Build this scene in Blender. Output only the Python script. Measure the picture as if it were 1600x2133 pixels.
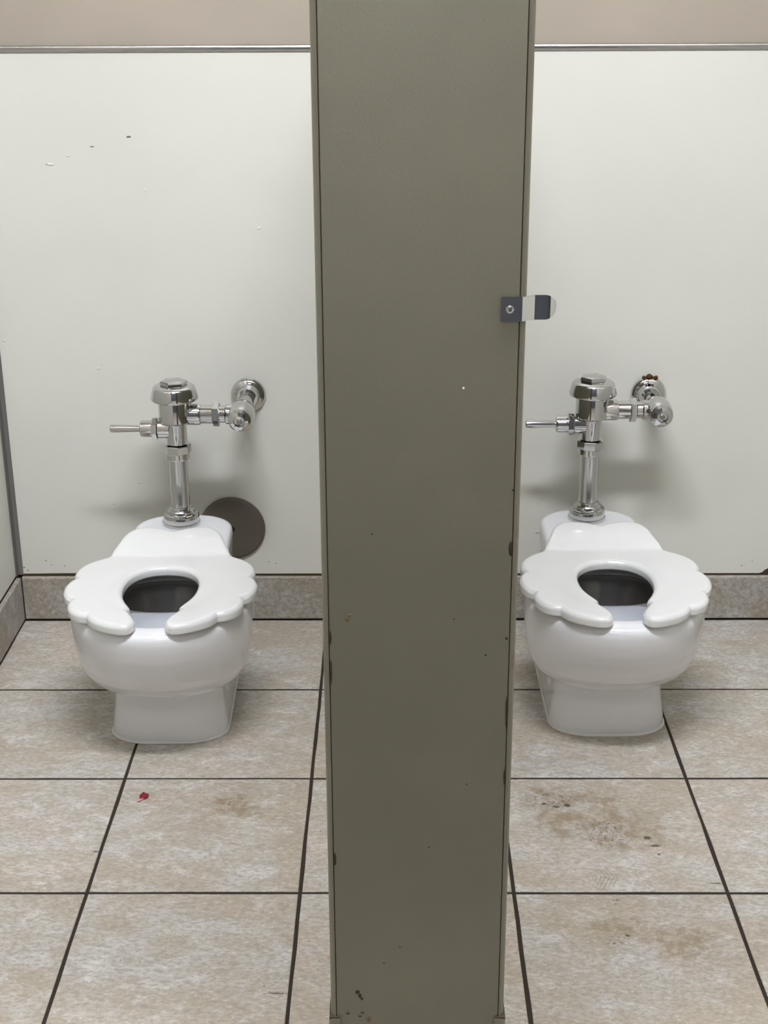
import bpy, bmesh, math, random
import numpy as np
from mathutils import Vector, Matrix, noise

random.seed(7)
for o in list(bpy.data.objects):
    bpy.data.objects.remove(o)
C = bpy.context.scene.collection
S = bpy.context.scene
PI = math.pi

# ------------------------------------------------------------------ camera
def make_camera():
    f, cx, cy, cz, pit, yaw, rol = 2914.93, -.01808, -2.58597, 1.22221, .365913, -.0073206, -.0043936
    c, s = math.cos(yaw), math.sin(yaw)
    fw = Vector((s*math.cos(pit), c*math.cos(pit), -math.sin(pit)))
    r = Vector((c, -s, 0))
    u = r.cross(fw)
    r2 = math.cos(rol)*r + math.sin(rol)*u
    u2 = -math.sin(rol)*r + math.cos(rol)*u
    cd = bpy.data.cameras.new('camera')
    cd.sensor_fit = 'HORIZONTAL'
    cd.sensor_width = 36
    cd.lens = f/1600*36
    cd.clip_start = .02
    cam = bpy.data.objects.new('camera', cd)
    m = Matrix((r2, u2, -fw)).transposed().to_4x4()
    m.translation = (cx, cy, cz)
    cam.matrix_world = m
    C.objects.link(cam)
    S.camera = cam
make_camera()

# ------------------------------------------------------- world and exposure
w = bpy.data.worlds.new('world')
S.world = w
w.use_nodes = True
w.node_tree.nodes['Background'].inputs[0].default_value = (.75, .8, .85, 1)
w.node_tree.nodes['Background'].inputs[1].default_value = .0
S.view_settings.view_transform = 'Standard'
S.view_settings.look = 'None'
S.view_settings.gamma = 1
S.view_settings.use_curve_mapping = False
S.view_settings.exposure = 1.32
S.cycles.max_bounces = 7
S.cycles.diffuse_bounces = 4
S.cycles.glossy_bounces = 4
S.cycles.transmission_bounces = 4
S.cycles.caustics_reflective = False
S.cycles.caustics_refractive = False
LAMP, FILL_AISLE = 46.0, 4.2     # diffuser emission: ceiling lamp above the stalls, fill lamp added above the aisle

# --------------------------------------------------------------- materials
def mat(name, base=(.8, .8, .8), rough=.5, metal=0, spec=.5, coat=0, **kw):
    m = bpy.data.materials.new(name)
    m.use_nodes = True
    b = m.node_tree.nodes['Principled BSDF']
    b.inputs['Base Color'].default_value = (*base, 1)
    b.inputs['Roughness'].default_value = rough
    b.inputs['Metallic'].default_value = metal
    b.inputs['Specular IOR Level'].default_value = spec
    b.inputs['Coat Weight'].default_value = coat
    for k, v in kw.items():
        b.inputs[k.replace('_', ' ')].default_value = v
    return m

class NT:
    """small helper to wire shader nodes"""
    def __init__(self, m):
        self.t = m.node_tree
        self.b = self.t.nodes['Principled BSDF']
    def n(self, typ, **kw):
        x = self.t.nodes.new(typ)
        for k, v in kw.items():
            setattr(x, k, v)
        return x
    def link(self, a, b):
        self.t.links.new(a, b)
    def put(self, sock, v):
        if isinstance(v, bpy.types.NodeSocket):
            self.link(v, sock)
        elif isinstance(v, (tuple, list)) and len(v) == 3 and sock.type == 'RGBA':
            sock.default_value = (*v, 1)
        else:
            sock.default_value = v
    def math(self, op, a, b=0.0, c=0.0, clamp=False):
        x = self.n('ShaderNodeMath', operation=op, use_clamp=clamp)
        self.put(x.inputs[0], a); self.put(x.inputs[1], b); self.put(x.inputs[2], c)
        return x.outputs[0]
    def vmath(self, op, a, b):
        x = self.n('ShaderNodeVectorMath', operation=op)
        self.put(x.inputs[0], a); self.put(x.inputs[1], b)
        return x
    def pos(self):
        return self.n('ShaderNodeNewGeometry').outputs['Position']
    def noise(self, vec, scale, detail=4, rough=.55, dist=0.0):
        x = self.n('ShaderNodeTexNoise')
        self.link(vec, x.inputs['Vector'])
        x.inputs['Scale'].default_value = scale
        x.inputs['Detail'].default_value = detail
        x.inputs['Roughness'].default_value = rough
        x.inputs['Distortion'].default_value = dist
        return x.outputs['Fac']
    def ramp(self, v, lo, hi, a=0.0, b=1.0):
        x = self.n('ShaderNodeMapRange', clamp=True)
        x.interpolation_type = 'SMOOTHSTEP'
        self.put(x.inputs[0], v)
        x.inputs[1].default_value = lo; x.inputs[2].default_value = hi
        x.inputs[3].default_value = a; x.inputs[4].default_value = b
        return x.outputs[0]
    def mix(self, f, a, b, mode='MIX'):
        x = self.n('ShaderNodeMix', data_type='RGBA', blend_type=mode)
        self.put(x.inputs[0], f); self.put(x.inputs[6], a); self.put(x.inputs[7], b)
        return x.outputs[2]
    def bump(self, h, strength, dist, normal=None):
        x = self.n('ShaderNodeBump')
        x.inputs['Strength'].default_value = strength
        x.inputs['Distance'].default_value = dist
        self.link(h, x.inputs['Height'])
        if normal is not None:
            self.link(normal, x.inputs['Normal'])
        return x.outputs['Normal']
    def spots(self, vec, lst, jag=0.0, jscale=250):
        """mask of small marks at given places: (x, y, z, rx, ry, rz)"""
        out = None
        v = vec
        if jag:
            nz = self.n('ShaderNodeTexNoise')
            self.link(vec, nz.inputs['Vector'])
            nz.inputs['Scale'].default_value = jscale
            nz.inputs['Detail'].default_value = 3
            d = self.vmath('SUBTRACT', nz.outputs['Color'], (.5, .5, .5)).outputs[0]
            d = self.vmath('MULTIPLY', d, (jag, jag, jag)).outputs[0]
            v = self.vmath('ADD', vec, d).outputs[0]
        for (x, y, z, rx, ry, rz) in lst:
            a = self.vmath('SUBTRACT', v, (x, y, z)).outputs[0]
            a = self.vmath('DIVIDE', a, (rx, ry, rz)).outputs[0]
            l = self.n('ShaderNodeVectorMath', operation='LENGTH')
            self.link(a, l.inputs[0])
            m = self.ramp(l.outputs['Value'], .55, 1.1, 1, 0)
            out = m if out is None else self.math('MAXIMUM', out, m)
        return out

def tile_material(name, gain=1.0, marks=True):
    m = mat(name, rough=.42, spec=.4)
    k = NT(m)
    P = k.pos()
    oi = k.n('ShaderNodeObjectInfo')
    off = k.vmath('SCALE', k.vmath('ADD', (3.1, 7.7, 1.3), (0, 0, 0)).outputs[0], (0, 0, 0))
    k.link(k.math('MULTIPLY', oi.outputs['Random'], 31.0), off.inputs['Scale'])
    V = k.vmath('ADD', P, off.outputs[0]).outputs[0]
    mp = k.n('ShaderNodeMapping')
    k.link(V, mp.inputs['Vector'])
    mp.inputs['Rotation'].default_value = (0, 0, .35)
    mp.inputs['Scale'].default_value = (1, 1.7, 1.2)
    W = mp.outputs[0]
    big = k.noise(W, 5.5, 3, .5, .6)
    mid = k.noise(W, 19, 6, .66, .8)
    fine = k.noise(W, 110, 8, .75, .4)
    g = gain
    c = k.mix(k.ramp(big, .36, .64), (.455*g, .400*g, .322*g), (.52*g, .502*g, .465*g))
    c = k.mix(k.ramp(mid, .34, .56, .75, 0), c, (.41*g, .352*g, .270*g))
    c = k.mix(k.ramp(mid, .52, .70, 0, .8), c, (.65*g, .628*g, .585*g))
    pink = k.noise(V, 7.5, 2, .5)
    c = k.mix(k.ramp(pink, .56, .72, 0, .35), c, (.57*g, .46*g, .40*g))
    c = k.mix(k.ramp(fine, .40, .54, .75, 0), c, (.33*g, .29*g, .24*g))
    c = k.mix(k.ramp(fine, .54, .68, 0, .6), c, (.72*g, .70*g, .655*g))
    r = k.math('ADD', .97, k.math('MULTIPLY', oi.outputs['Random'], .06))
    c = k.mix(1.0, c, r, 'MULTIPLY')
    # little dark pits
    pit = k.noise(V, 160, 2, .5)
    pgate = k.noise(V, 9, 2, .5)
    pm = k.math('MULTIPLY', k.ramp(pit, .70, .74), k.ramp(pgate, .55, .66))
    c = k.mix(k.math('MULTIPLY', pm, .7), c, (.08, .065, .05))
    if marks:
        grime = k.spots(P, [(.232, -.672, 0, .055, .045, .1), (.319, -.755, 0, .085, .075, .1), (.245, -.735, 0, .06, .05, .1), (.300, -.675, 0, .05, .03, .1),
                            (-.278, -.678, 0, .035, .022, .1), (-.26, -.71, 0, .05, .02, .1), (.29, -.99, 0, .05, .03, .1),
                            (.37, -1.02, 0, .06, .04, .1)], .06, 40)
        gm = k.math('MULTIPLY', grime, k.ramp(k.noise(P, 45, 6, .7), .40, .60, .12, .75))
        c = k.mix(gm, c, (.27, .20, .12))
        dots = k.spots(P, [(.233, -.675, 0, .052, .032, .1), (.30, -.77, 0, .04, .05, .1), (.365, -.779, 0, .010, .008, .1),
                           (-.278, -.680, 0, .026, .012, .1), (.286, -.935, 0, .02, .01, .1), (.287, -1.022, 0, .022, .016, .1)], .03, 60)
        dm = k.math('MULTIPLY', dots, k.ramp(k.noise(P, 210, 4, .7), .55, .62))
        c = k.mix(k.math('MULTIPLY', dm, .85), c, (.055, .04, .028))
        solid = k.spots(P, [(.366, -.779, 0, .007, .006, .1), (.374, -.800, 0, .011, .003, .1), (.376, -.822, 0, .003, .003, .1), (.445, -.893, 0, .010, .002, .1),
                            (-.171, -1.127, 0, .016, .0016, .1), (-.464, -.815, 0, .006, .0022, .1), (.219, -.685, 0, .005, .004, .1),
                            (.236, -.694, 0, .008, .0035, .1), (.255, -.690, 0, .006, .005, .1), (.30, -1.01, 0, .004, .003, .1)], .006, 300)
        c = k.mix(k.math('MULTIPLY', solid, .85), c, (.06, .045, .035))
        # faint zig-zag print of a shoe sole
        sep = k.n('ShaderNodeSeparateXYZ'); k.link(P, sep.inputs[0])
        zig = k.math('ADD', sep.outputs[0], k.math('MULTIPLY', k.math('ABSOLUTE', k.math('ADD', sep.outputs[1], .877)), .45))
        tread = k.ramp(k.math('SINE', k.math('MULTIPLY', zig, 1050)), .35, .9)
        tm = k.math('MULTIPLY', tread, k.spots(P, [(.285, -.880, 0, .021, .030, .1)], .02, 80))
        c = k.mix(k.math('MULTIPLY', tm, .38), c, (.12, .09, .07))
    k.link(c, k.b.inputs['Base Color'])
    h = k.math('ADD', k.math('MULTIPLY', mid, .6), k.math('MULTIPLY', fine, .55))
    k.link(k.bump(h, .7, .0022), k.b.inputs['Normal'])
    k.link(k.ramp(mid, .3, .7, .50, .36), k.b.inputs['Roughness'])
    return m

def panel_material():
    m = mat('cream_wall_panel', rough=.34, spec=.45)
    k = NT(m)
    P = k.pos()
    c = k.mix(k.ramp(k.noise(P, 2.2, 2), .35, .65), (.705, .70, .632), (.74, .735, .667))
    k.link(c, k.b.inputs['Base Color'])
    n1 = k.bump(k.noise(P, 900, 2, .5), .10, .0004)
    n2 = k.bump(k.noise(P, 6, 2, .5), .25, .004, n1)
    k.link(n2, k.b.inputs['Normal'])
    return m

def painted_wall(name, col):
    m = mat(name, col, .55, spec=.35)
    k = NT(m)
    P = k.pos()
    k.link(k.mix(k.ramp(k.noise(P, 3, 3), .35, .65), tuple(x*.96 for x in col), tuple(x*1.03 for x in col)), k.b.inputs['Base Color'])
    k.link(k.bump(k.noise(P, 700, 3, .6), .15, .0006), k.b.inputs['Normal'])
    return m

def pilaster_material(name, rusty=False):
    m = mat(name, rough=.36, spec=.4)
    k = NT(m)
    P = k.pos()
    base = (.186, .177, .134)
    c = k.mix(k.ramp(k.noise(P, 4, 3), .35, .65), tuple(x*.95 for x in base), tuple(x*1.05 for x in base))
    if rusty:
      rust = k.math('MULTIPLY', k.ramp(k.noise(P, 28, 5, .65), .52, .66),
                  k.spots(P, [(.108, -1.285, .78, .006, .06, .16), (.108, -1.285, .60, .006, .06, .12), (-.093, -1.285, .50, .005, .06, .2), (.108, -1.285, .9, .006, .06, .04)]))
      c = k.mix(k.math('MULTIPLY', rust, .6), c, (.16, .085, .04))
    k.link(c, k.b.inputs['Base Color'])
    n1 = k.bump(k.noise(P, 420, 3, .55), .22, .0006)
    k.link(k.bump(k.noise(P, 7, 2, .5), .22, .005, n1), k.b.inputs['Normal'])
    return m

def chrome_material(name, base=(.60, .60, .59), rough=.05):
    m = mat(name, base, rough, 1.0)
    k = NT(m)
    P = k.pos()
    s = k.noise(P, 60, 4, .6)
    k.link(k.ramp(s, .4, .75, rough, rough+.06), k.b.inputs['Roughness'])
    return m

def china_material(name, col, rough):
    m = mat(name, col, rough, spec=.55, coat=.25)
    k = NT(m)
    k.b.inputs['Coat Roughness'].default_value = .03
    k.link(k.bump(k.noise(k.pos(), 22, 2, .5), .06, .002), k.b.inputs['Normal'])
    return m

M = {}
M['tile'] = tile_material('stone_look_tile', 1.04, False)
M['tile_marked'] = tile_material('stone_look_tile_scuffed', 1.04, True)
M['base_tile'] = tile_material('stone_look_base_tile', .80, False)
M['grout'] = mat('dark_brown_grout', (.040, .031, .024), .9, spec=.2)
M['caulk'] = mat('brown_old_caulk', (.075, .05, .028), .8, spec=.2)
M['panel'] = panel_material()
M['upper'] = painted_wall('greige_wall_paint', (.40, .350, .290))
M['side'] = painted_wall('cream_side_paint', (.66, .64, .56))
M['front'] = painted_wall('blue_grey_wall_paint', (.13, .135, .16))
M['ceil'] = painted_wall('white_ceiling_paint', (.66, .66, .64))
M['pil'] = pilaster_material('taupe_partition_paint')
M['pil_edge'] = pilaster_material('rusting_taupe_edge_paint', True)
M['chip'] = mat('dark_chip', (.045, .034, .024), .8, spec=.2)
M['tan_chip'] = mat('tan_chip', (.17, .118, .066), .8, spec=.2)
M['white_chip'] = mat('white_chip', (.8, .8, .76), .6)
M['speck'] = mat('grey_speck', (.20, .175, .135), .8, spec=.2)
M['seam'] = mat('dark_seam', (.075, .056, .038), .8, spec=.2)
M['chrome'] = chrome_material('chrome')
M['dull_chrome'] = chrome_material('worn_chrome', (.6, .6, .6), .16)
M['alu'] = chrome_material('brushed_trim', (.50, .50, .49), .20)
M['corner'] = mat('grey_corner_metal', (.27, .26, .255), .42, .8)
M['china'] = china_material('white_vitreous_china', (.77, .77, .785), .12)
M['seat'] = china_material('white_seat_plastic', (.735, .735, .72), .20)
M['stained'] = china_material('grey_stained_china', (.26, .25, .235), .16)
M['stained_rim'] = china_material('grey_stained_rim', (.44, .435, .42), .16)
M['ledge'] = china_material('blue_grey_wet_china', (.47, .49, .545), .12)  # shade on the front ledge, put into the china colour
M['caulk_w'] = mat('off_white_caulk', (.74, .73, .69), .6)
M['water'] = mat('water', (1, 1, 1), .0, Transmission_Weight=1.0, IOR=1.33)
M['disc'] = mat('taupe_plastic', (.115, .098, .076), .5)
M['black'] = mat('black_hole', (.012, .012, .012), .6)
M['rust'] = mat('rust_crust', (.085, .045, .018), .9, spec=.1)
M['red'] = mat('red_paper', (.24, .010, .020), .55)
M['pinkp'] = mat('torn_pink_edge', (.62, .33, .31), .7)
M['lamp_metal'] = mat('white_lamp_metal', (.75, .75, .75), .4)
for key, power in (('lamp', LAMP), ('lamp_aisle', FILL_AISLE)):
    lm = mat(key+'_diffuser', (.9, .9, .9), .5)
    lm.node_tree.nodes['Principled BSDF'].inputs['Emission Color'].default_value = (.95, .985, 1.06, 1)
    lm.node_tree.nodes['Principled BSDF'].inputs['Emission Strength'].default_value = power
    M[key] = lm

# ----------------------------------------------------------------- helpers
def link(name, me, m, parent=None, smooth=None):
    o = bpy.data.objects.new(name, me)
    C.objects.link(o)
    if m is not None:
        me.materials.append(m)
    if parent is not None:
        o.parent = parent
    if smooth is not None:
        for p in me.polygons:
            p.use_smooth = True
        if smooth < 3:
            me.set_sharp_from_angle(angle=smooth)
    return o

def obj(name, bm, m, parent=None, smooth=None):
    me = bpy.data.meshes.new(name)
    bmesh.ops.recalc_face_normals(bm, faces=bm.faces)
    bm.to_mesh(me)
    bm.free()
    return link(name, me, m, parent, smooth)

def empty(name, loc=(0, 0, 0)):
    o = bpy.data.objects.new(name, None)
    o.empty_display_size = .05
    C.objects.link(o)
    o.location = loc
    return o

def tag(o, label, cat, group=None):
    o['label'] = label
    o['category'] = cat
    if group:
        o['group'] = group
    return o

def struct(o):
    o['kind'] = 'structure'
    return o

def box_bm(x0, x1, y0, y1, z0, z1, bev=0, seg=2):
    bm = bmesh.new()
    bmesh.ops.create_cube(bm, size=1, matrix=Matrix.Translation(((x0+x1)/2, (y0+y1)/2, (z0+z1)/2)) @ Matrix.Diagonal((x1-x0, y1-y0, z1-z0, 1)))
    if bev:
        bmesh.ops.bevel(bm, geom=bm.edges[:], offset=bev, segments=seg, affect='EDGES', profile=.5)
    return bm

def lathe(prof, origin=(0, 0, 0), axis='Z', seg=40, bm=None, phase=0, cap=True):
    """revolve (r, h) pairs about an axis through origin"""
    bm = bm or bmesh.new()
    o = Vector(origin)
    ax = {'Z': (Vector((1, 0, 0)), Vector((0, 1, 0)), Vector((0, 0, 1))),
          'X': (Vector((0, 1, 0)), Vector((0, 0, 1)), Vector((1, 0, 0))),
          'Y': (Vector((0, 0, 1)), Vector((1, 0, 0)), Vector((0, 1, 0)))}[axis]
    rings = []
    for r, h in prof:
        if r < 1e-6:
            rings.append([bm.verts.new(o + ax[2]*h)])
        else:
            rings.append([bm.verts.new(o + ax[2]*h + ax[0]*r*math.cos(2*PI*i/seg+phase) + ax[1]*r*math.sin(2*PI*i/seg+phase)) for i in range(seg)])
    for a, b in zip(rings, rings[1:]):
        for i in range(seg):
            j = (i+1) % seg
            if len(a) == 1 and len(b) == 1:
                continue
            if len(a) == 1:
                bm.faces.new((a[0], b[i], b[j]))
            elif len(b) == 1:
                bm.faces.new((a[i], b[0], a[j]))
            else:
                bm.faces.new((a[i], b[i], b[j], a[j]))
    if cap:
        for r in (rings[0], rings[-1]):
            if len(r) > 2:
                bm.faces.new(r)
    return bm

def prism_nut(r, h0, h1, origin, axis, n=6, ch=.0015, phase=0, bm=None):
    return lathe([(r-ch, h0), (r, h0+ch), (r, h1-ch), (r-ch, h1)], origin, axis, n, bm, phase)

def loft(levels, bm=None, cap0=True, cap1=True):
    bm = bm or bmesh.new()
    rings = [[bm.verts.new(p) for p in lv] for lv in levels]
    n = len(rings[0])
    for a, b in zip(rings, rings[1:]):
        for i in range(n):
            j = (i+1) % n
            bm.faces.new((a[i], a[j], b[j], b[i]))
    if cap0:
        bm.faces.new(rings[0])
    if cap1:
        bm.faces.new(rings[-1])
    return bm

def catmull(pts, per=8, closed=False):
    P = [np.array(p, float) for p in pts]
    n = len(P)
    out = []
    for i in range(n if closed else n-1):
        if closed:
            a, b, c, d = P[(i-1) % n], P[i], P[(i+1) % n], P[(i+2) % n]
        else:
            a, b, c, d = P[max(i-1, 0)], P[i], P[i+1], P[min(i+2, n-1)]
        for k in range(per):
            t = k/per
            out.append(.5*((2*b) + (c-a)*t + (2*a-5*b+4*c-d)*t*t + (3*b-a-3*c+d)*t**3))
    if not closed:
        out.append(P[-1])
    return np.array(out)

# ------------------------------------------------------------ the room shell
T = .305
XL, XR, YF, ZC = -.777, .764, -3.66, 2.62
YS, XA = -2.13, 3.0           # the right stall wall ends here; the unseen aisle is opened to the right to cut bounce

# floor: a grout bed with a tile per joint square
floor = struct(obj('floor', box_bm(XL, XA, YF, 0, -.06, -.0016), M['grout']))
def tile_bm(x0, x1, y0, y1, z0, z1, ch=.0012, n=5, jit=.00035):
    """a thin tile: slightly chipped outline, chamfered top edge"""
    out = []
    for (ax, ay, bx, by) in ((x0, y0, x1, y0), (x1, y0, x1, y1), (x1, y1, x0, y1), (x0, y1, x0, y0)):
        for i in range(n):
            t = i/n
            nx, ny = (by-ay), -(bx-ax)
            l = math.hypot(nx, ny)
            d = random.uniform(-jit, jit)*2 if i else 0
            out.append((ax+(bx-ax)*t + nx/l*d, ay+(by-ay)*t + ny/l*d))
    cx, cy = (x0+x1)/2, (y0+y1)/2
    fx, fy = 1-2*ch/(x1-x0), 1-2*ch/(y1-y0)
    lv = [[(x, y, z0) for x, y in out], [(x, y, z1-ch*.6) for x, y in out], [(cx+(x-cx)*fx, cy+(y-cy)*fy, z1) for x, y in out]]
    return loft(lv)
g = .0028
xs = [XL+.0095, -1.5*T, -.5*T, .5*T, 1.5*T, XR-.0095]
for r in range(12):
    for c in range(5):
        y1, y0 = -r*T - (g if r else .0105), -(r+1)*T + g
        bm = tile_bm(xs[c] + (g if c else 0), xs[c+1] - (g if c < 4 else 0), y0, y1, -.012, random.uniform(-.0004, .0002))
        obj('tile', bm, M['tile_marked' if (r, c) in ((2, 1), (2, 2), (2, 3), (3, 2), (3, 3), (3, 1), (2, 0)) else 'tile'], floor)
for r in range(7, 12):
    for c in range(7):
        x0, x1 = (XR-.0095 if c == 0 else (2.5+c)*T) + g, min((3.5+c)*T, XA) - g
        obj('tile', tile_bm(x0, x1, -(r+1)*T+g, -r*T-g, -.012, random.uniform(-.0004, .0002)), M['tile'], floor)

# walls
back = struct(obj('wall_back', box_bm(XL-.1, XR+.1, .004, .12, -.06, ZC+.05), M['upper']))
# the cream wainscot sheet, broken off at its lower right corner
def sheet():
    bm = bmesh.new()
    out = [(XL+.001, .0995), (-.66, .1005), (-.45, .0990), (.1, .0992), (.45, .0985), (.716, .0985), (.7225, .1005), (.727, .106), (.731, .1075), (.735, .1125), (.741, .1135), (.746, .1205), (.752, .122), (.7625, .128),
           (.7625, 1.1005), (XL+.001, 1.1005)]
    a = [bm.verts.new((x, 0, z)) for x, z in out]
    b = [bm.verts.new((x, .0045, z)) for x, z in out]
    bm.faces.new(a)
    bm.faces.new(b[::-1])
    n = len(out)
    for i in range(n):
        bm.faces.new((a[i], b[i], b[(i+1) % n], a[(i+1) % n]))
    return bm
obj('wainscot_panel', sheet(), M['panel'], back)
obj('caulk_strip', box_bm(XL, XR, .0012, .006, .090, .130), M['caulk'], back)

left = struct(obj('wall_left', box_bm(XL-.12, XL-.004, YF, .12, -.06, ZC+.05), M['upper']))
obj('wainscot_panel', box_bm(XL-.004, XL, YF+.02, -.001, .0995, 1.1005), M['panel'], left)
obj('caulk_strip', box_bm(XL-.006, XL-.0012, YF+.02, -.002, .085, .102), M['caulk'], left)
right = struct(obj('wall_right', box_bm(XR+.004, XR+.12, YS, .12, -.06, ZC+.05), M['upper']))
obj('wainscot_panel', box_bm(XR, XR+.004, YS+.001, -.001, .0995, 1.1005), M['panel'], right)
struct(obj('wall_aisle_side', box_bm(XA, XA+.1, YF, YS, -.06, ZC+.05), M['front']))
struct(obj('wall_aisle_back', box_bm(XR+.12, XA+.1, YS, YS+.1, -.06, ZC+.05), M['upper']))
front = struct(obj('wall_front', box_bm(XL-.1, XA+.1, YF-.1, YF, -.06, ZC+.05), M['front']))
ceil = struct(obj('ceiling', box_bm(XL-.1, XA+.1, YF-.1, .12, ZC, ZC+.08), M['ceil']))

# tiled baseboards: dark bed, tiles with a rounded top edge
def base_tile(along, a0, a1, face, sgn, back_):
    """bullnose tile; 'face' is the front plane, sgn the direction it faces"""
    prof = [(back_, .003), (face, .003), (face, .0905), (face-sgn*.0006, .0928), (face-sgn*.0022, .0942), (back_, .0945)]
    lv = []
    for a in (a0, a0+.0006, a1-.0006, a1):
        lv.append([((a, d, z) if along == 'x' else (d, a, z)) for d, z in prof])
    return loft(lv)
bb = struct(obj('baseboard_back', box_bm(XL, XR, -.0045, -.0002, -.0016, .0925), M['grout']))
edges = [XL+.0095, -1.5*T, -.5*T, .5*T, 1.5*T, XR-.0095]
for a, b in zip(edges, edges[1:]):
    obj('tile', base_tile('x', a+.0012, b-.0012, -.0078, -1, -.0004), M['base_tile'], bb)
for nm, X, s in (('baseboard_left', XL, 1), ('baseboard_right', XR, -1)):
    x0, x1 = sorted((X, X+s*.0045))
    ye = YF if s > 0 else YS
    b_ = struct(obj(nm, box_bm(x0+.0002, x1, ye+.002, -.003, -.0016, .0925), M['grout']))
    for r in range(12):
        y1, y0 = -r*T - (.0095 if r == 0 else .0012), max(-(r+1)*T + .0012, ye+.003)
        if y1 - y0 > .01:
            obj('tile', base_tile('y', y0, y1, X+s*.0088, s, X+s*.0004), M['base_tile'], b_)

# metal J trim on the wainscot's top and the inside corner strip
def trim_bm(x0, x1):
    prof = [(.0044, 1.0990), (-.0022, 1.0990), (-.0030, 1.0998), (-.0034, 1.1040), (-.0030, 1.1082), (-.0016, 1.1096), (.0044, 1.1100)]
    return loft([[(x, y, z) for y, z in prof] for x in (x0, x1)])
struct(obj('trim_1', trim_bm(XL+.0125, XR-.0005), M['alu'], None, .8))
def corner_bm():
    prof = [(XL-.0015, .002), (XL-.0015, -.011), (XL+.0010, -.0125), (XL+.0024, -.0115), (XL+.0030, -.0050), (XL+.0046, -.0030), (XL+.0110, -.0026), (XL+.0125, -.0014), (XL+.0125, .002)]
    return loft([[(x, y, z) for x, y in prof] for z in (.0985, 1.1100)])
struct(obj('trim_2', corner_bm(), M['corner'], None, .8))

# ----------------------------------------------------------------- toilets
def egg(cx, yc, a, bf, br, z, n=72, pw=2.0):
    out = []
    for i in range(n):
        t = 2*PI*i/n
        s, c = math.sin(t), math.cos(t)
        x = a*math.copysign(abs(s)**(2/pw), s)
        y = (bf if c > 0 else br)*math.copysign(abs(c)**(2/pw), c)
        out.append((cx+x, yc-y, z))
    return out

def rrect(a, yf, yr, z, rf, rr, n=10):
    """rounded rectangle in plan, front corner radius rf (elliptic), rear rr"""
    out = []
    def arc(cx, cy, rx, ry, t0, t1):
        for i in range(n+1):
            t = t0+(t1-t0)*i/n
            out.append((cx+rx*math.cos(t), cy+ry*math.sin(t), z))
    arc(a-rf, yf+rf*.73, rf, rf*.73, -PI/2, 0)
    arc(a-rr, yr-rr, rr, rr, 0, PI/2)
    arc(-a+rr, yr-rr, rr, rr, PI/2, PI)
    arc(-a+rf, yf+rf*.73, rf, rf*.73, PI, 1.5*PI)
    return out

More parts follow.
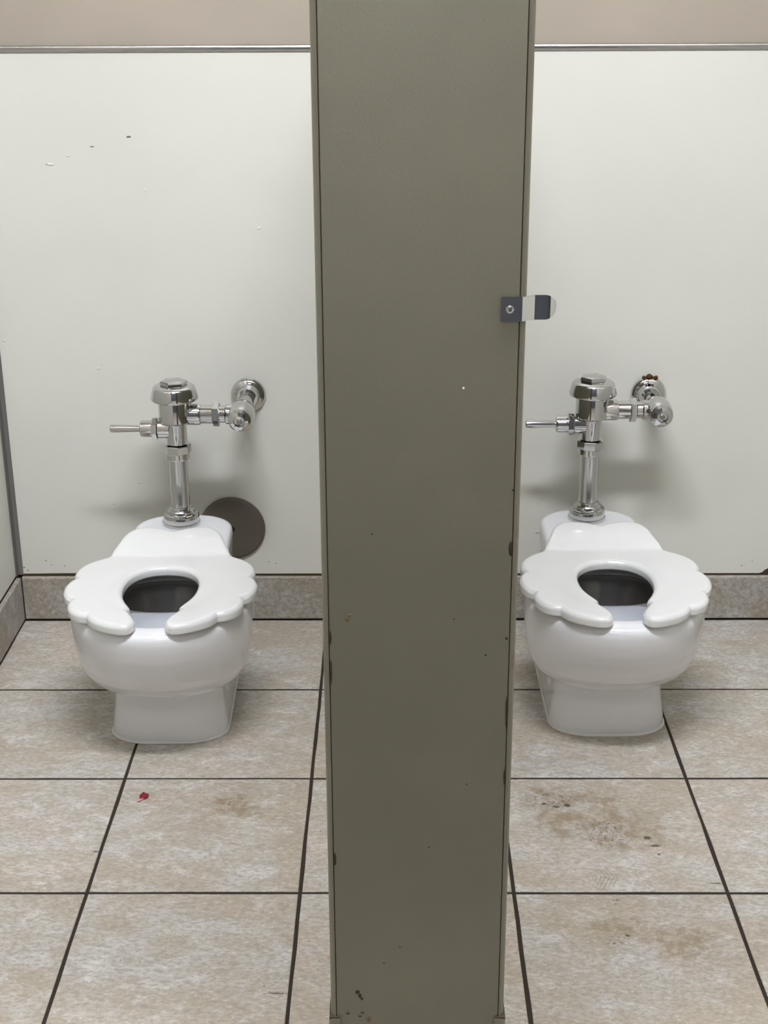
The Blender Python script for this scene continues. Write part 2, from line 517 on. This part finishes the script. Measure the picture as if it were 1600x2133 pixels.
def china_body():
    bm = bmesh.new()
    yc = -.458
    # bowl, outside then over the rim and down the inside
    lv = []
    for z, F, a, br in ((.078, .440, .055, .15), (.088, .474, .078, .155), (.0925, .500, .095, .16), (.0985, .520, .1065, .165), (.108, .537, .1185, .165), (.122, .556, .130, .165), (.140, .575, .1395, .165), (.160, .589, .1450, .165), (.185, .601, .1485, .165), (.205, .608, .1500, .165),
                        (.225, .6125, .1508, .165), (.240, .614, .1505, .165), (.250, .612, .1485, .165), (.2565, .605, .143, .16), (.2585, .596, .135, .155),
                        (.2582, .582, .120, .146), (.2555, .576, .114, .139), (.2480, .573, .111, .136), (.2400, .569, .109, .135), (.2330, .556, .106, .135), (.2295, .530, .104, .134)):
        lv.append(egg(0, yc, a, F+yc, br, z))
    # flat front ledge, then the deep well behind it, undercutting the rim at the rear
    for z, F, a, R, c in ((.2275, .495, .102, -.324, -.43), (.2260, .462, .099, -.322, -.40), (.2235, .449, .097, -.321, -.39), (.2210, .445, .100, -.310, -.385), (.212, .444, .099, -.310, -.385), (.180, .444, .088, -.325, -.385),
                          (.150, .446, .075, -.340, -.39), (.122, .448, .056, -.362, -.40), (.107, .440, .040, -.375, -.405)):
        lv.append(egg(0, c, a, F+c, R-c, z))
    loft(lv, bm)
    # pedestal running back to the wall side
    lv = []
    for z, a, yf, yr in ((.0, .1010, -.4995, -.115), (.012, .1000, -.4985, -.115), (.05, .0945, -.4945, -.115), (.09, .0905, -.491, -.113), (.13, .0895, -.489, -.11), (.145, .088, -.480, -.10)):
        lv.append(rrect(a, yf, yr, z, .074, .03))
    loft(lv, bm)
    lv = []
    for z, a, yf, yr in ((.02, .0975, -.30, -.115), (.10, .0905, -.30, -.112), (.16, .088, -.30, -.106), (.235, .0885, -.298, -.10)):
        lv.append(rrect(a, yf, yr, z, .03, .03))
    loft(lv, bm)
    # rear deck carrying the flush valve
    lv = []
    for z, a, yf, yr in ((.175, .078, -.298, -.105), (.195, .086, -.298, -.092), (.212, .0905, -.298, -.084), (.245, .0925, -.298, -.080), (.256, .0905, -.298, -.082), (.2600, .084, -.296, -.089)):
        lv.append(rrect(a, yf, yr, z, .03, .062))
    loft(lv, bm)
    me = bpy.data.meshes.new('tmp')
    bmesh.ops.recalc_face_normals(bm, faces=bm.faces)
    bm.to_mesh(me)
    bm.free()
    o = bpy.data.objects.new('tmp', me)
    C.objects.link(o)
    r = o.modifiers.new('r', 'REMESH'); r.mode = 'VOXEL'; r.voxel_size = .0025
    s = o.modifiers.new('s', 'SMOOTH'); s.factor = .5; s.iterations = 20
    dg = bpy.context.evaluated_depsgraph_get()
    out = bpy.data.meshes.new_from_object(o.evaluated_get(dg))
    bpy.data.objects.remove(o)
    n = len(out.vertices)
    co = np.empty(n*3); out.vertices.foreach_get('co', co); co = co.reshape(-1, 3)
    # shallow trapway recess on both flanks: straight rear edge, slanting front edge
    y, z = co[:, 1], co[:, 2]
    t = np.clip((z-.052)/.10, 0, 1)
    yfront = -.405 - .060*t
    def ss(v): v = np.clip(v, 0, 1); return v*v*(3-2*v)
    m = ss((y-yfront)/.022) * ss((-.362-y)/.012) * ss((z-.042)/.012) * ss((.150-z)/.02) * (np.abs(co[:, 0]) > .05) * ss((.108-np.abs(co[:, 0]))/.010)
    co[:, 0] -= np.sign(co[:, 0])*.016*m
    out.vertices.foreach_set('co', co.ravel())
    out.name = 'bowl'
    # grey china on the inside, behind the front ledge with its painted shade
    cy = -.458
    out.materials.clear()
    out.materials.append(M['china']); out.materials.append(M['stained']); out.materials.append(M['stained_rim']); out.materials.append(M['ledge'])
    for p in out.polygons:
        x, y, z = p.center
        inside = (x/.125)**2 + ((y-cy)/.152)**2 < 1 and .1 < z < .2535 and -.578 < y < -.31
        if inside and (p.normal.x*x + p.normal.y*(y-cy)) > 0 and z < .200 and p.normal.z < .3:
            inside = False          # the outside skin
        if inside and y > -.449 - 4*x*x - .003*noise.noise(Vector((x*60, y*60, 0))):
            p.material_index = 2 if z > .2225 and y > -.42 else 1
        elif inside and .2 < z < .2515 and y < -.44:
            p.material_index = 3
    for p in out.polygons:
        p.use_smooth = True
    return out

def seat_mesh():
    # right half of the outer outline, from the rear centre notch to the front tip
    segs = [[(0, -.269), (.014, -.262), (.031, -.2555), (.050, -.2525), (.068, -.258), (.083, -.275), (.093, -.300), (.101, -.319), (.112, -.333), (.128, -.346), (.142, -.362), (.1505, -.380), (.1530, -.395), (.1525, -.407), (.1475, -.4215)],
            [(.1475, -.4215), (.1540, -.430), (.1590, -.446), (.1600, -.465), (.1565, -.484), (.1490, -.498), (.1395, -.505)],
            [(.1395, -.505), (.1425, -.517), (.1405, -.535), (.1320, -.553), (.1190, -.5645), (.1045, -.5685)],
            [(.1045, -.5685), (.0960, -.583), (.0820, -.596), (.0660, -.605), (.0500, -.6115), (.0380, -.6125), (.0300, -.609), (.0250, -.601)]]
    outer = []
    for i, s in enumerate(segs):
        c = catmull(s, 10)
        outer += list(c if i == len(segs)-1 else c[:-1])
    outer = np.array(outer)
    inner = np.concatenate([catmull([(0, -.3800), (.019, -.3825), (.038, -.3920), (.053, -.411), (.0610, -.438), (.0620, -.466), (.0585, -.492), (.0510, -.514), (.0430, -.530), (.0395, -.5385)], 10)[:-1],
                            catmull([(.0395, -.5385), (.0420, -.5440), (.0405, -.5500), (.0345, -.562), (.0275, -.577), (.0240, -.590), (.0250, -.601)], 10)])
    def resample(p, n, w=None):
        d = np.concatenate([[0], np.cumsum(np.hypot(*np.diff(p, axis=0).T))])
        t = np.linspace(0, d[-1], n)
        return np.stack([np.interp(t, d, p[:, 0]), np.interp(t, d, p[:, 1])], 1)
    # pair outer and inner points by stations so the strips stay roughly square to the ring
    N = 190
    so = [(0, 0), (14*10, .5), (20*10, .66), (25*10, .82), (len(outer)-1, 1)]
    si = [(0, 0), (4.6*10, .5), (6.3*10, .66), (9*10, .80), (len(inner)-1, 1)]
    def at(p, st, t):
        idx = np.interp(t, [s[1] for s in st], [s[0] for s in st])
        k = np.arange(len(p))
        return np.stack([np.interp(idx, k, p[:, 0]), np.interp(idx, k, p[:, 1])], 1)
    t = np.linspace(0, 1, N)
    t = 1-(1-t)**1.25
    O, I = at(outer, so, t), at(inner, si, t)
    th, rt, rb, zb = .0180, .0085, .003, .2592
    ns = 34
    s = .5-.5*np.cos(np.linspace(0, PI, ns))
    allp = np.concatenate([np.stack([outer[:, 0], outer[:, 1]], 1), inner])
    sym = np.concatenate([allp, allp*np.array([-1, 1])])
    bm = bmesh.new()
    def ss(v): v = np.clip(v, 0, 1); return v*v*(3-2*v)
    top, bot = [], []
    for k in range(N):
        p = I[k][None]*(1-s[:, None]) + O[k][None]*s[:, None]
        # true distance to the outline, ignoring the symmetry axis
        dist = np.sqrt(((p[:, None, :]-allp[None])**2).sum(2)).min(1)
        dist[0] = dist[-1] = 0
        q = np.clip(rt-dist, 0, rt)
        zt = th-(rt-np.sqrt(np.maximum(rt*rt-q*q, 0)))
        hump = .0085*ss((p[:, 1]+.331)/.014) + .0165*np.sin(np.clip((p[:, 1]+.322)/.068, 0, 1)*PI/2)
        lens = -.0012*np.exp(-((np.hypot(p[:, 0], p[:, 1]+.47)-.085)/.018)**2)
        q2 = np.clip(rb-dist, 0, rb)
        zl = rb-np.sqrt(np.maximum(rb*rb-q2*q2, 0))
        dz = hump+lens
        top.append([(a, b, zb+c) for (a, b), c in zip(p, zt+dz)])
        bot.append([(a, b, zb+c) for (a, b), c in zip(p, zl+.75*hump)])
    def grid(side):
        G = []
        for k in range(N):
            loop = [bm.verts.new((side*a, b, c)) for a, b, c in top[k]] + [bm.verts.new((side*a, b, c)) for a, b, c in bot[k][::-1]]
            G.append(loop)
        m = len(G[0])
        for k in range(N-1):
            for i in range(m):
                j = (i+1) % m
                bm.faces.new((G[k][i], G[k][j], G[k+1][j], G[k+1][i]) if side > 0 else (G[k][i], G[k+1][i], G[k+1][j], G[k][j]))
    grid(1)
    grid(-1)
    bmesh.ops.remove_doubles(bm, verts=bm.verts, dist=2e-5)
    bmesh.ops.dissolve_degenerate(bm, edges=bm.edges, dist=1e-5)
    bmesh.ops.recalc_face_normals(bm, faces=bm.faces)
    me = bpy.data.meshes.new('seat')
    bm.to_mesh(me)
    bm.free()
    for p in me.polygons:
        p.use_smooth = True
    return me

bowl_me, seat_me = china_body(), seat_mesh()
seat_me.materials.append(M['seat'])

def toilet(loc, yaw):
    t = empty('toilet', loc)
    t.rotation_euler.z = math.radians(yaw)
    o = bpy.data.objects.new('bowl', bowl_me); C.objects.link(o); o.parent = t
    o = bpy.data.objects.new('seat', seat_me); C.objects.link(o); o.parent = t
    # still water low in the bowl
    bm = loft([egg(0, -.395, .064, .049, .042, z, 48) for z in (.118, .1385)])
    obj('water', bm, M['water'], t, .6)
    # bead of caulk around the foot
    lv = [rrect(a, yf, -.1135, z, .074, .03) for z, a, yf in ((.0003, .1026, -.5012), (.0020, .1024, -.5010), (.0032, .1014, -.5000), (.0038, .100, -.498))]
    obj('caulk_bead', loft(lv), M['caulk_w'], t, 1.2)
    # hinge posts under the raised rear of the seat
    for s in (-1, 1):
        obj('hinge', lathe([(.0, -.022), (.0065, -.022), (.0068, -.02), (.0068, .02), (.0065, .022), (.0, .022)], (s*.052, -.275, .2655), 'X', 20), M['seat'], t, .6)
    return t

tl = tag(toilet((-.4165, 0, 0), 1.35), 'white low child size toilet in the left stall, with scalloped open-front seat', 'toilet', 'child toilets in the two stalls')
tr = tag(toilet((.3498, .024, 0), .45), 'white low child size toilet in the right stall, with scalloped open-front seat', 'toilet', 'child toilets in the two stalls')

# ------------------------------------------------------------ flush valves
def flush_valve(loc, rusty):
    """origin on the deck below the vertical tube; supply comes from the wall behind"""
    v = empty('flush_valve', loc)
    ch, X, Y = M['chrome'], 'X', 'Y'
    wall = -loc[1]
    zo, zh = .2135, .1865           # heights of side outlet and handle
    obj('spud_gasket', lathe([(.020, .0005), (.0350, .0005), (.0355, .0025), (.0348, .0055), (.03, .008)]), M['dull_chrome'], v, .7)
    obj('spud_coupling', lathe([(.0205, .005), (.0328, .005), (.0336, .0065), (.0336, .0120), (.0330, .0195), (.0322, .0215), (.0300, .0228), (.0262, .0235), (.0258, .0280), (.0245, .0295), (.0220, .0300), (.0212, .0335), (.0195, .0350), (.0175, .0352)]), ch, v, .3)
    obj('flush_tube', lathe([(.0176, .034), (.0176, .1300)]), M['dull_chrome'], v, .6)
    obj('tube_collar', lathe([(.0176, .1285), (.0215, .1290), (.0225, .1305), (.0222, .1405)]), ch, v, .6)
    obj('coupling_nut', prism_nut(.0252, .1400, .1565, (0, 0, 0), 'Z', 8, .0016, .2), ch, v, .3)
    # valve body: tailpiece, wider chamber, bosses for handle and side outlet
    bm = lathe([(.0150, .1575), (.0195, .1585), (.0195, .1930), (.0205, .1965), (.0235, .1990), (.0290, .2010), (.0305, .2030), (.0302, .2390), (.0295, .2420), (.0270, .2440)])
    lathe([(.0165, -.0335), (.0180, -.0325), (.0180, -.012), (.014, -.008)], (0, 0, zh), X, 32, bm)
    lathe([(.0150, .018), (.0195, .022), (.0195, .0435), (.0185, .0465), (.0170, .0475)], (0, 0, zo), X, 32, bm)
    obj('valve_body', bm, ch, v, .6)
    cover = obj('valve_cover', lathe([(.0290, .2415), (.0400, .2415), (.0425, .2432), (.0436, .2465), (.0392, .2630), (.0380, .2660), (.0355, .2680), (.0250, .2695), (.0, .2697)], seg=56), ch, v, .6)
    cap = obj('hex_cap', prism_nut(.0250, .2690, .2775, (0, 0, 0), 'Z', 6, .0022, .25), ch, cover, .2)
    obj('cap_dome', lathe([(.0205, .2768), (.0190, .2778), (.010, .2788), (.0, .2790)], seg=32), ch, cap, .6)
    # flush handle, pointing left
    obj('handle_nut', prism_nut(.0215, -.0435, -.0330, (0, 0, zh), X, 8, .0014, .2), ch, v, .3)
    obj('handle_socket', lathe([(.0125, -.0660), (.0150, -.0645), (.0155, -.0620), (.0155, -.0430)], (0, 0, zh), X, 32), ch, v, .6)
    obj('flush_handle', lathe([(.0, -.1215), (.0058, -.1215), (.0072, -.1200), (.0074, -.1120), (.0066, -.0850), (.0060, -.0640)], (0, 0, zh), X, 28), ch, v, .6)
    # side outlet to the control stop
    obj('tail_pipe', lathe([(.0168, .0440), (.0168, .0800), (.0155, .0805), (.0155, .1010)], (0, 0, zo), X, 36), ch, v, .6)
    obj('tail_nut', prism_nut(.0222, .0690, .0815, (0, 0, zo), X, 6, .0015, .3), ch, v, .25)
    sx = .1215
    bm = lathe([(.0140, -.0380), (.0200, -.0360), (.0225, -.0300), (.0240, -.0150), (.0248, .002), (.0225, .018), (.0170, .028), (.0155, .034)], (sx, 0, zo), Y, 40)
    lathe([(.0165, -.030), (.0185, -.028), (.0185, -.006), (.015, 0)], (sx, 0, zo), X, 32, bm)
    stop = obj('control_stop', bm, ch, v, .6)
    sc = obj('stop_cap', lathe([(.0195, -.0350), (.0205, -.0370), (.0205, -.0400), (.0185, -.0420), (.0185, -.0440), (.0165, -.0460), (.0130, -.0470), (.0100, -.0478), (.0090, -.0460), (.0055, -.0455), (.0, -.0455)], (sx, 0, zo), Y, 36), M['chrome'], stop, .3)
    obj('stop_screw', lathe([(.0050, -.0440), (.0050, -.0466), (.0040, -.0474), (.0, -.0474)], (sx, 0, zo), Y, 20), M['corner'], sc, .5)
    # supply pipe into the wall with its bell shaped flange
    obj('supply_pipe', lathe([(.0150, .024), (.0150, wall-.002)], (sx, 0, zo), Y, 32), ch, v, .6)
    wf = obj('wall_flange', lathe([(.0330, wall-.0008), (.0335, wall-.0030), (.0320, wall-.0070), (.0275, wall-.0105), (.0225, wall-.0125), (.0205, wall-.0165), (.0195, wall-.0270), (.0180, wall-.0290), (.0155, wall-.0290)], (sx, 0, zo), Y, 48), ch, v, .6)
    if rusty:
        for a, r in ((-.32, .0038), (-.02, .0058), (.36, .0042), (-.15, .0028), (.14, .0028), (.25, .0025), (-.24, .0025), (.05, .004)):
            bm = bmesh.new()
            bmesh.ops.create_icosphere(bm, subdivisions=2, radius=r)
            off = .0345 if r > .003 else .0335
            for q in bm.verts:
                q.co *= 1 + .35*noise.noise(q.co*420 + Vector((a*9, 0, 0)))
                q.co += Vector((sx + off*math.sin(a), wall-.005, zo + off*math.cos(a)))
            o = obj('rust_lump', bm, M['rust'], wf, 1)
            o['label'] = 'crumbly dark brown rust on the flange rim'
    return v
tag(flush_valve((-.4175, -.130, .2600), False), 'chrome manual flush valve on the left toilet, clean round flange on the wall', 'flush valve', 'chrome flush valves')
tag(flush_valve((.3480, -.108, .2600), True), 'chrome manual flush valve on the right toilet, rust crusted on its wall flange', 'flush valve', 'chrome flush valves')

# round cover plate on the wall behind the left toilet
cp = obj('wall_cover_plate', lathe([(.0645, -.0006), (.0655, -.0025), (.0650, -.0045), (.0605, -.0072), (.0590, -.0076), (.0, -.0080)], (-.3385, 0, .1985), 'Y', 72), M['disc'], None, .5)
tag(cp, 'round flat taupe plastic cover plate on the wall behind the left toilet', 'cover plate')
obj('center_screw', lathe([(.0058, -.0072), (.0058, -.0090), (.0046, -.0098), (.0, -.0098)], (-.3385, 0, .1985), 'Y', 20), M['black'], cp, .5)

# ---------------------------------------------------- partition between stalls
PX0, PX1, PY, PZ = -.0845, .1010, -1.285, 1.62
pil = obj('partition_pilaster', box_bm(PX0, PX1, PY, PY+.032, .003, PZ, .0012), M['pil'], None, .5)
tag(pil, 'tall taupe painted metal partition post standing between the two toilet stalls', 'partition')
for s, X in ((-1, PX0), (1, PX1)):
    # rolled edge strip beyond a dark folded seam
    a, b = sorted((X, X+s*.0010))
    obj('seam', box_bm(a, b, PY+.0014, PY+.0308, .004, PZ-.001), M['seam'], pil)
    cx = X + s*.0007
    prof = [(cx, PY+.0320), (cx, PY+.0012)]
    for i in range(9):
        t = i/8*PI/2
        prof.append((cx + s*(.0004 + .0060*math.sin(t)), PY + .0002 + .009*(1-math.cos(t))))
    for i in range(7):
        t = i/6*PI/2
        prof.append((cx + s*(.0062 - .005*(1-math.cos(t))), PY + .023 + .009*math.sin(t)))
    obj('edge_strip', loft([[(x, y, z) for x, y in prof] for z in (.004, PZ)]), M['pil_edge'], pil, .7)
    # floor shoe clipped over the bottom of the edge
    prof = [(X-s*.004, PY-.0016), (X+s*.0055, PY-.0016), (X+s*.0092, PY+.003), (X+s*.0092, PY+.031), (X-s*.004, PY+.0345)]
    obj('edge_clip', loft([[(x, y, z) for x, y in prof] for z in (.0015, .094, .0975)]), M['pil'], pil, .5)
    obj('clip_seam', box_bm(*sorted((X-s*.0034, X+s*.0086)), PY-.0012, PY+.0322, .0970, .0996), M['seam'], pil)

pan = obj('partition_panel', box_bm(-.003, .022, PY+.036, -.004, .30, 1.40, .004), M['pil'], None, .6)
tag(pan, 'taupe divider panel running from the partition post back to the wall', 'partition')
for z in (.50, 1.20):
    for y0, y1 in ((PY+.030, PY+.055), (-.030, -.0005)):
        for a, b in ((-.008, -.002), (.021, .027)):
            obj('bracket', box_bm(a, b, y0, y1, z-.02, z+.02, .001), M['alu'], pan, .5)

# chrome door stop on the pilaster edge
def keeper():
    # centre line seen from above (x, y): flat plate, step back, tongue, rolled tip
    path = [(.0835, PY-.0022), (.1026, PY-.0022), (.1034, PY-.0021), (.1042, PY-.0017), (.1150, PY+.0052), (.1158, PY+.0056), (.1166, PY+.0057), (.1280, PY+.0057), (.1315, PY+.0064), (.1340, PY+.0078), (.1358, PY+.0098), (.1370, PY+.0125), (.1376, PY+.0155)]
    zc, hh, th = .9285, .0118, .0020
    # half height along the path: rounded tip
    n = 60
    pts = []
    for a, b in zip(path, path[1:]):
        m = max(1, int(math.dist(a, b)/.0012))
        pts += [np.array(a)*(1-k/m) + np.array(b)*k/m for k in range(m)]
    pts = np.array(pts + [np.array(path[-1])])
    d = np.concatenate([[0], np.cumsum(np.hypot(*np.diff(pts, axis=0).T))])
    L = d[-1]
    bm = bmesh.new()
    rings = []
    for i, p in enumerate(pts):
        q = pts[min(i+1, len(pts)-1)] - pts[max(i-1, 0)]
        q /= np.hypot(*q)
        nrm = np.array([-q[1], q[0]])
        r = .0118
        rem = pts[-1][0] - p[0]
        h = hh if rem >= r else max(math.sqrt(max(r*r-(r-rem)**2, 0)), .0016)
        ring = []
        for (o, z) in ((0, h), (0, -h), (th, -h), (th, h)):
            ring.append(bm.verts.new((p[0]+nrm[0]*o, p[1]+nrm[1]*o, zc+z)))
        rings.append(ring)
    for a, b in zip(rings, rings[1:]):
        for i in range(4):
            j = (i+1) % 4
            bm.faces.new((a[i], a[j], b[j], b[i]))
    bm.faces.new(rings[0]); bm.faces.new(rings[-1])
    bmesh.ops.recalc_face_normals(bm, faces=bm.faces)
    eds = [e for e in bm.edges if len(e.link_faces) == 2 and e.calc_face_angle(0) > 1.2]
    bmesh.ops.bevel(bm, geom=eds, offset=.0005, segments=2, affect='EDGES')
    return bm
kp = obj('door_keeper', keeper(), M['chrome'], None, .45)
tag(kp, 'small chrome door keeper screwed to the right edge of the taupe partition post', 'door keeper')
scr = obj('screw', lathe([(.0040, PY-.0024), (.0038, PY-.0034), (.0030, PY-.0046), (.0018, PY-.0050), (.0012, PY-.0040), (.0, PY-.0040)], (.0918, 0, .9285), 'Y', 24), M['dull_chrome'], kp, .5)
# ------------------------------------------------------- chips, specks and dents
def flakes(name, lst, m, parent, label=None, depth=.0007):
    """small irregular chips lying on a surface that faces -y: (x, y, z, rx, rz)"""
    bm = bmesh.new()
    for n, (x, y, z, rx, rz) in enumerate(lst):
        q = bmesh.ops.create_icosphere(bm, subdivisions=2, radius=1)['verts']
        for v in q:
            k = 1 + .45*noise.noise(v.co*1.9 + Vector((n*3.7, 1, 2)))
            v.co = Vector((x + v.co.x*rx*k, y + v.co.y*depth, z + v.co.z*rz*k))
    o = obj(name, bm, m, parent, 2)
    o['kind'] = 'stuff'
    if label:
        o['label'] = label
    return o
F = PY - .0001
flakes('paint_chips', [(-.0605, F, .1345, .0022, .0028), (-.0578, F, .1295, .0018, .0032), (-.0555, F, .1250, .0016, .0024), (-.072, F, .104, .0022, .0014), (-.055, F, .105, .0020, .0012),
                       (-.058, F, .100, .0018, .0012), (.0995, F, .684, .0018, .0085), (.098, F, .584, .0014, .0016), (.100, F, .747, .0010, .0012), (.0435, F, .606, .0009, .0009),
                       (-.04, F, .70, .0009, .0009), (.077, F, .565, .0012, .0012), (-.0835, F, .314, .0016, .0080), (-.0835, F, .545, .0010, .016), (-.0838, F, .585, .0014, .008), (.1005, F, .50, .0012, .02),
                       (.1005, F, .42, .0012, .010), (-.030, F, .175, .0008, .0010), (.02, F, .33, .0008, .0008), (.060, F, .41, .0008, .0010)], M['chip'], pil, 'dark chips in the taupe paint')
flakes('tan_spots', [(-.066, F, .606, .0018, .0032), (-.0635, F, .6105, .0018, .0016), (-.012, F, .199, .0018, .0032), (-.048, F, .096, .0028, .0040)], M['tan_chip'], pil, 'tan stains on the taupe paint', .0004)
flakes('white_spot', [(.0495, F, .851, .0009, .0013)], M['white_chip'], pil, 'white speck on the taupe paint', .0004)
flakes('scuff_marks', [(-.493, 0, .954, .0040, .0018), (-.560, 0, .937, .0040, .0012)], M['speck'], back, 'small dark dents in the cream panel')
flakes('dirt_specks', [(-.762, 0, .1135, .0022, .0011), (-.755, 0, .1065, .0020, .0011), (-.717, 0, .128, .0015, .0012), (-.706, 0, .119, .0014, .0010), (-.680, 0, .116, .0015, .0010), (-.302, 0, .146, .0013, .0012),
                       (-.269, 0, .125, .0013, .0010), (-.255, 0, .121, .0012, .0010), (.680, 0, .115, .0017, .0010), (.273, 0, .258, .0010, .0010), (.268, 0, .186, .0050, .0008), (-.571, 0, .249, .0010, .0009),
                       (.70, 0, .125, .0013, .0008)], M['speck'], back, 'dark dirt specks low on the cream panel', .0003)
flakes('paint_drips', [(-.264, 0, .790, .0030, .0026), (-.604, 0, .921, .0045, .0018), (-.638, 0, .906, .0080, .0026), (-.58, 0, .525, .0034, .0020), (-.516, 0, .294, .0034, .0028), (-.754, 0, .58, .0030, .0022), (-.47, 0, .86, .0034, .0018)], M['panel'], back, None, .0009)

# ----------------------------------------------------------- scrap on the floor
def scrap(w_, l_, lift, curl, rows=7, cols=9):
    bm = bmesh.new()
    top = []
    for j in range(rows):
        for i in range(cols):
            u, v = i/(cols-1)-.5, j/(rows-1)-.5
            x = u*w_*(1-.35*abs(v)*2) + .0008*noise.noise(Vector((u*5, v*5, 1)))
            y = v*l_*(1-.5*max(u, 0)) + .0009*noise.noise(Vector((u*6, v*4, 4)))
            z = lift + curl*(u*u*4)*.5 + .0009*noise.noise(Vector((u*7, v*7, 8))) + .001
            top.append(bm.verts.new((x, y, max(z, .0006))))
    bot = [bm.verts.new((v.co.x, v.co.y, v.co.z-.0004)) for v in top]
    for j in range(rows-1):
        for i in range(cols-1):
            a = j*cols+i
            bm.faces.new((top[a], top[a+1], top[a+cols+1], top[a+cols]))
            bm.faces.new((bot[a], bot[a+cols], bot[a+cols+1], bot[a+1]))
    rim = [i for i in range(cols)] + [j*cols+cols-1 for j in range(1, rows)] + [(rows-1)*cols+i for i in range(cols-2, -1, -1)] + [j*cols for j in range(rows-2, 0, -1)]
    for a, b in zip(rim, rim[1:]+rim[:1]):
        bm.faces.new((top[a], top[b], bot[b], bot[a]))
    return bm
rs = obj('paper_scrap', scrap(.0150, .0175, .0006, .004), M['red'], None, 2)
rs.location = (-.4165, -.666, .0002)
rs.rotation_euler = (0, 0, -.25)
tag(rs, 'tiny crumpled red scrap on the floor tile in front of the left toilet', 'scrap')
tn = obj('torn_edge', scrap(.0060, .0120, .0004, .001, 5, 5), M['pinkp'], rs, 2)
tn.location = (-.002, -.0115, 0)
tn.rotation_euler = (0, 0, -.5)

# --------------------------------------------------------------- ceiling lamps
def lamp(x, y, lx, ly, m, label):
    t = empty('ceiling_light', (x, y, ZC))
    obj('housing', box_bm(-lx/2-.02, lx/2+.02, -ly/2-.02, ly/2+.02, -.030, 0, .006), M['lamp_metal'], t, .6)
    obj('diffuser', box_bm(-lx/2, lx/2, -ly/2, ly/2, -.055, -.029, .012, 3), M[m], t, .6)
    return tag(t, label, 'lamp')
lamp(0, -1.44, 1.10, .16, 'lamp', 'white ceiling lamp above the front of the toilet stalls')
lamp(0, -3.0, 1.10, .30, 'lamp_aisle', 'white ceiling lamp above the aisle behind the stalls')  # unseen lamp added to fill the front of the partition post
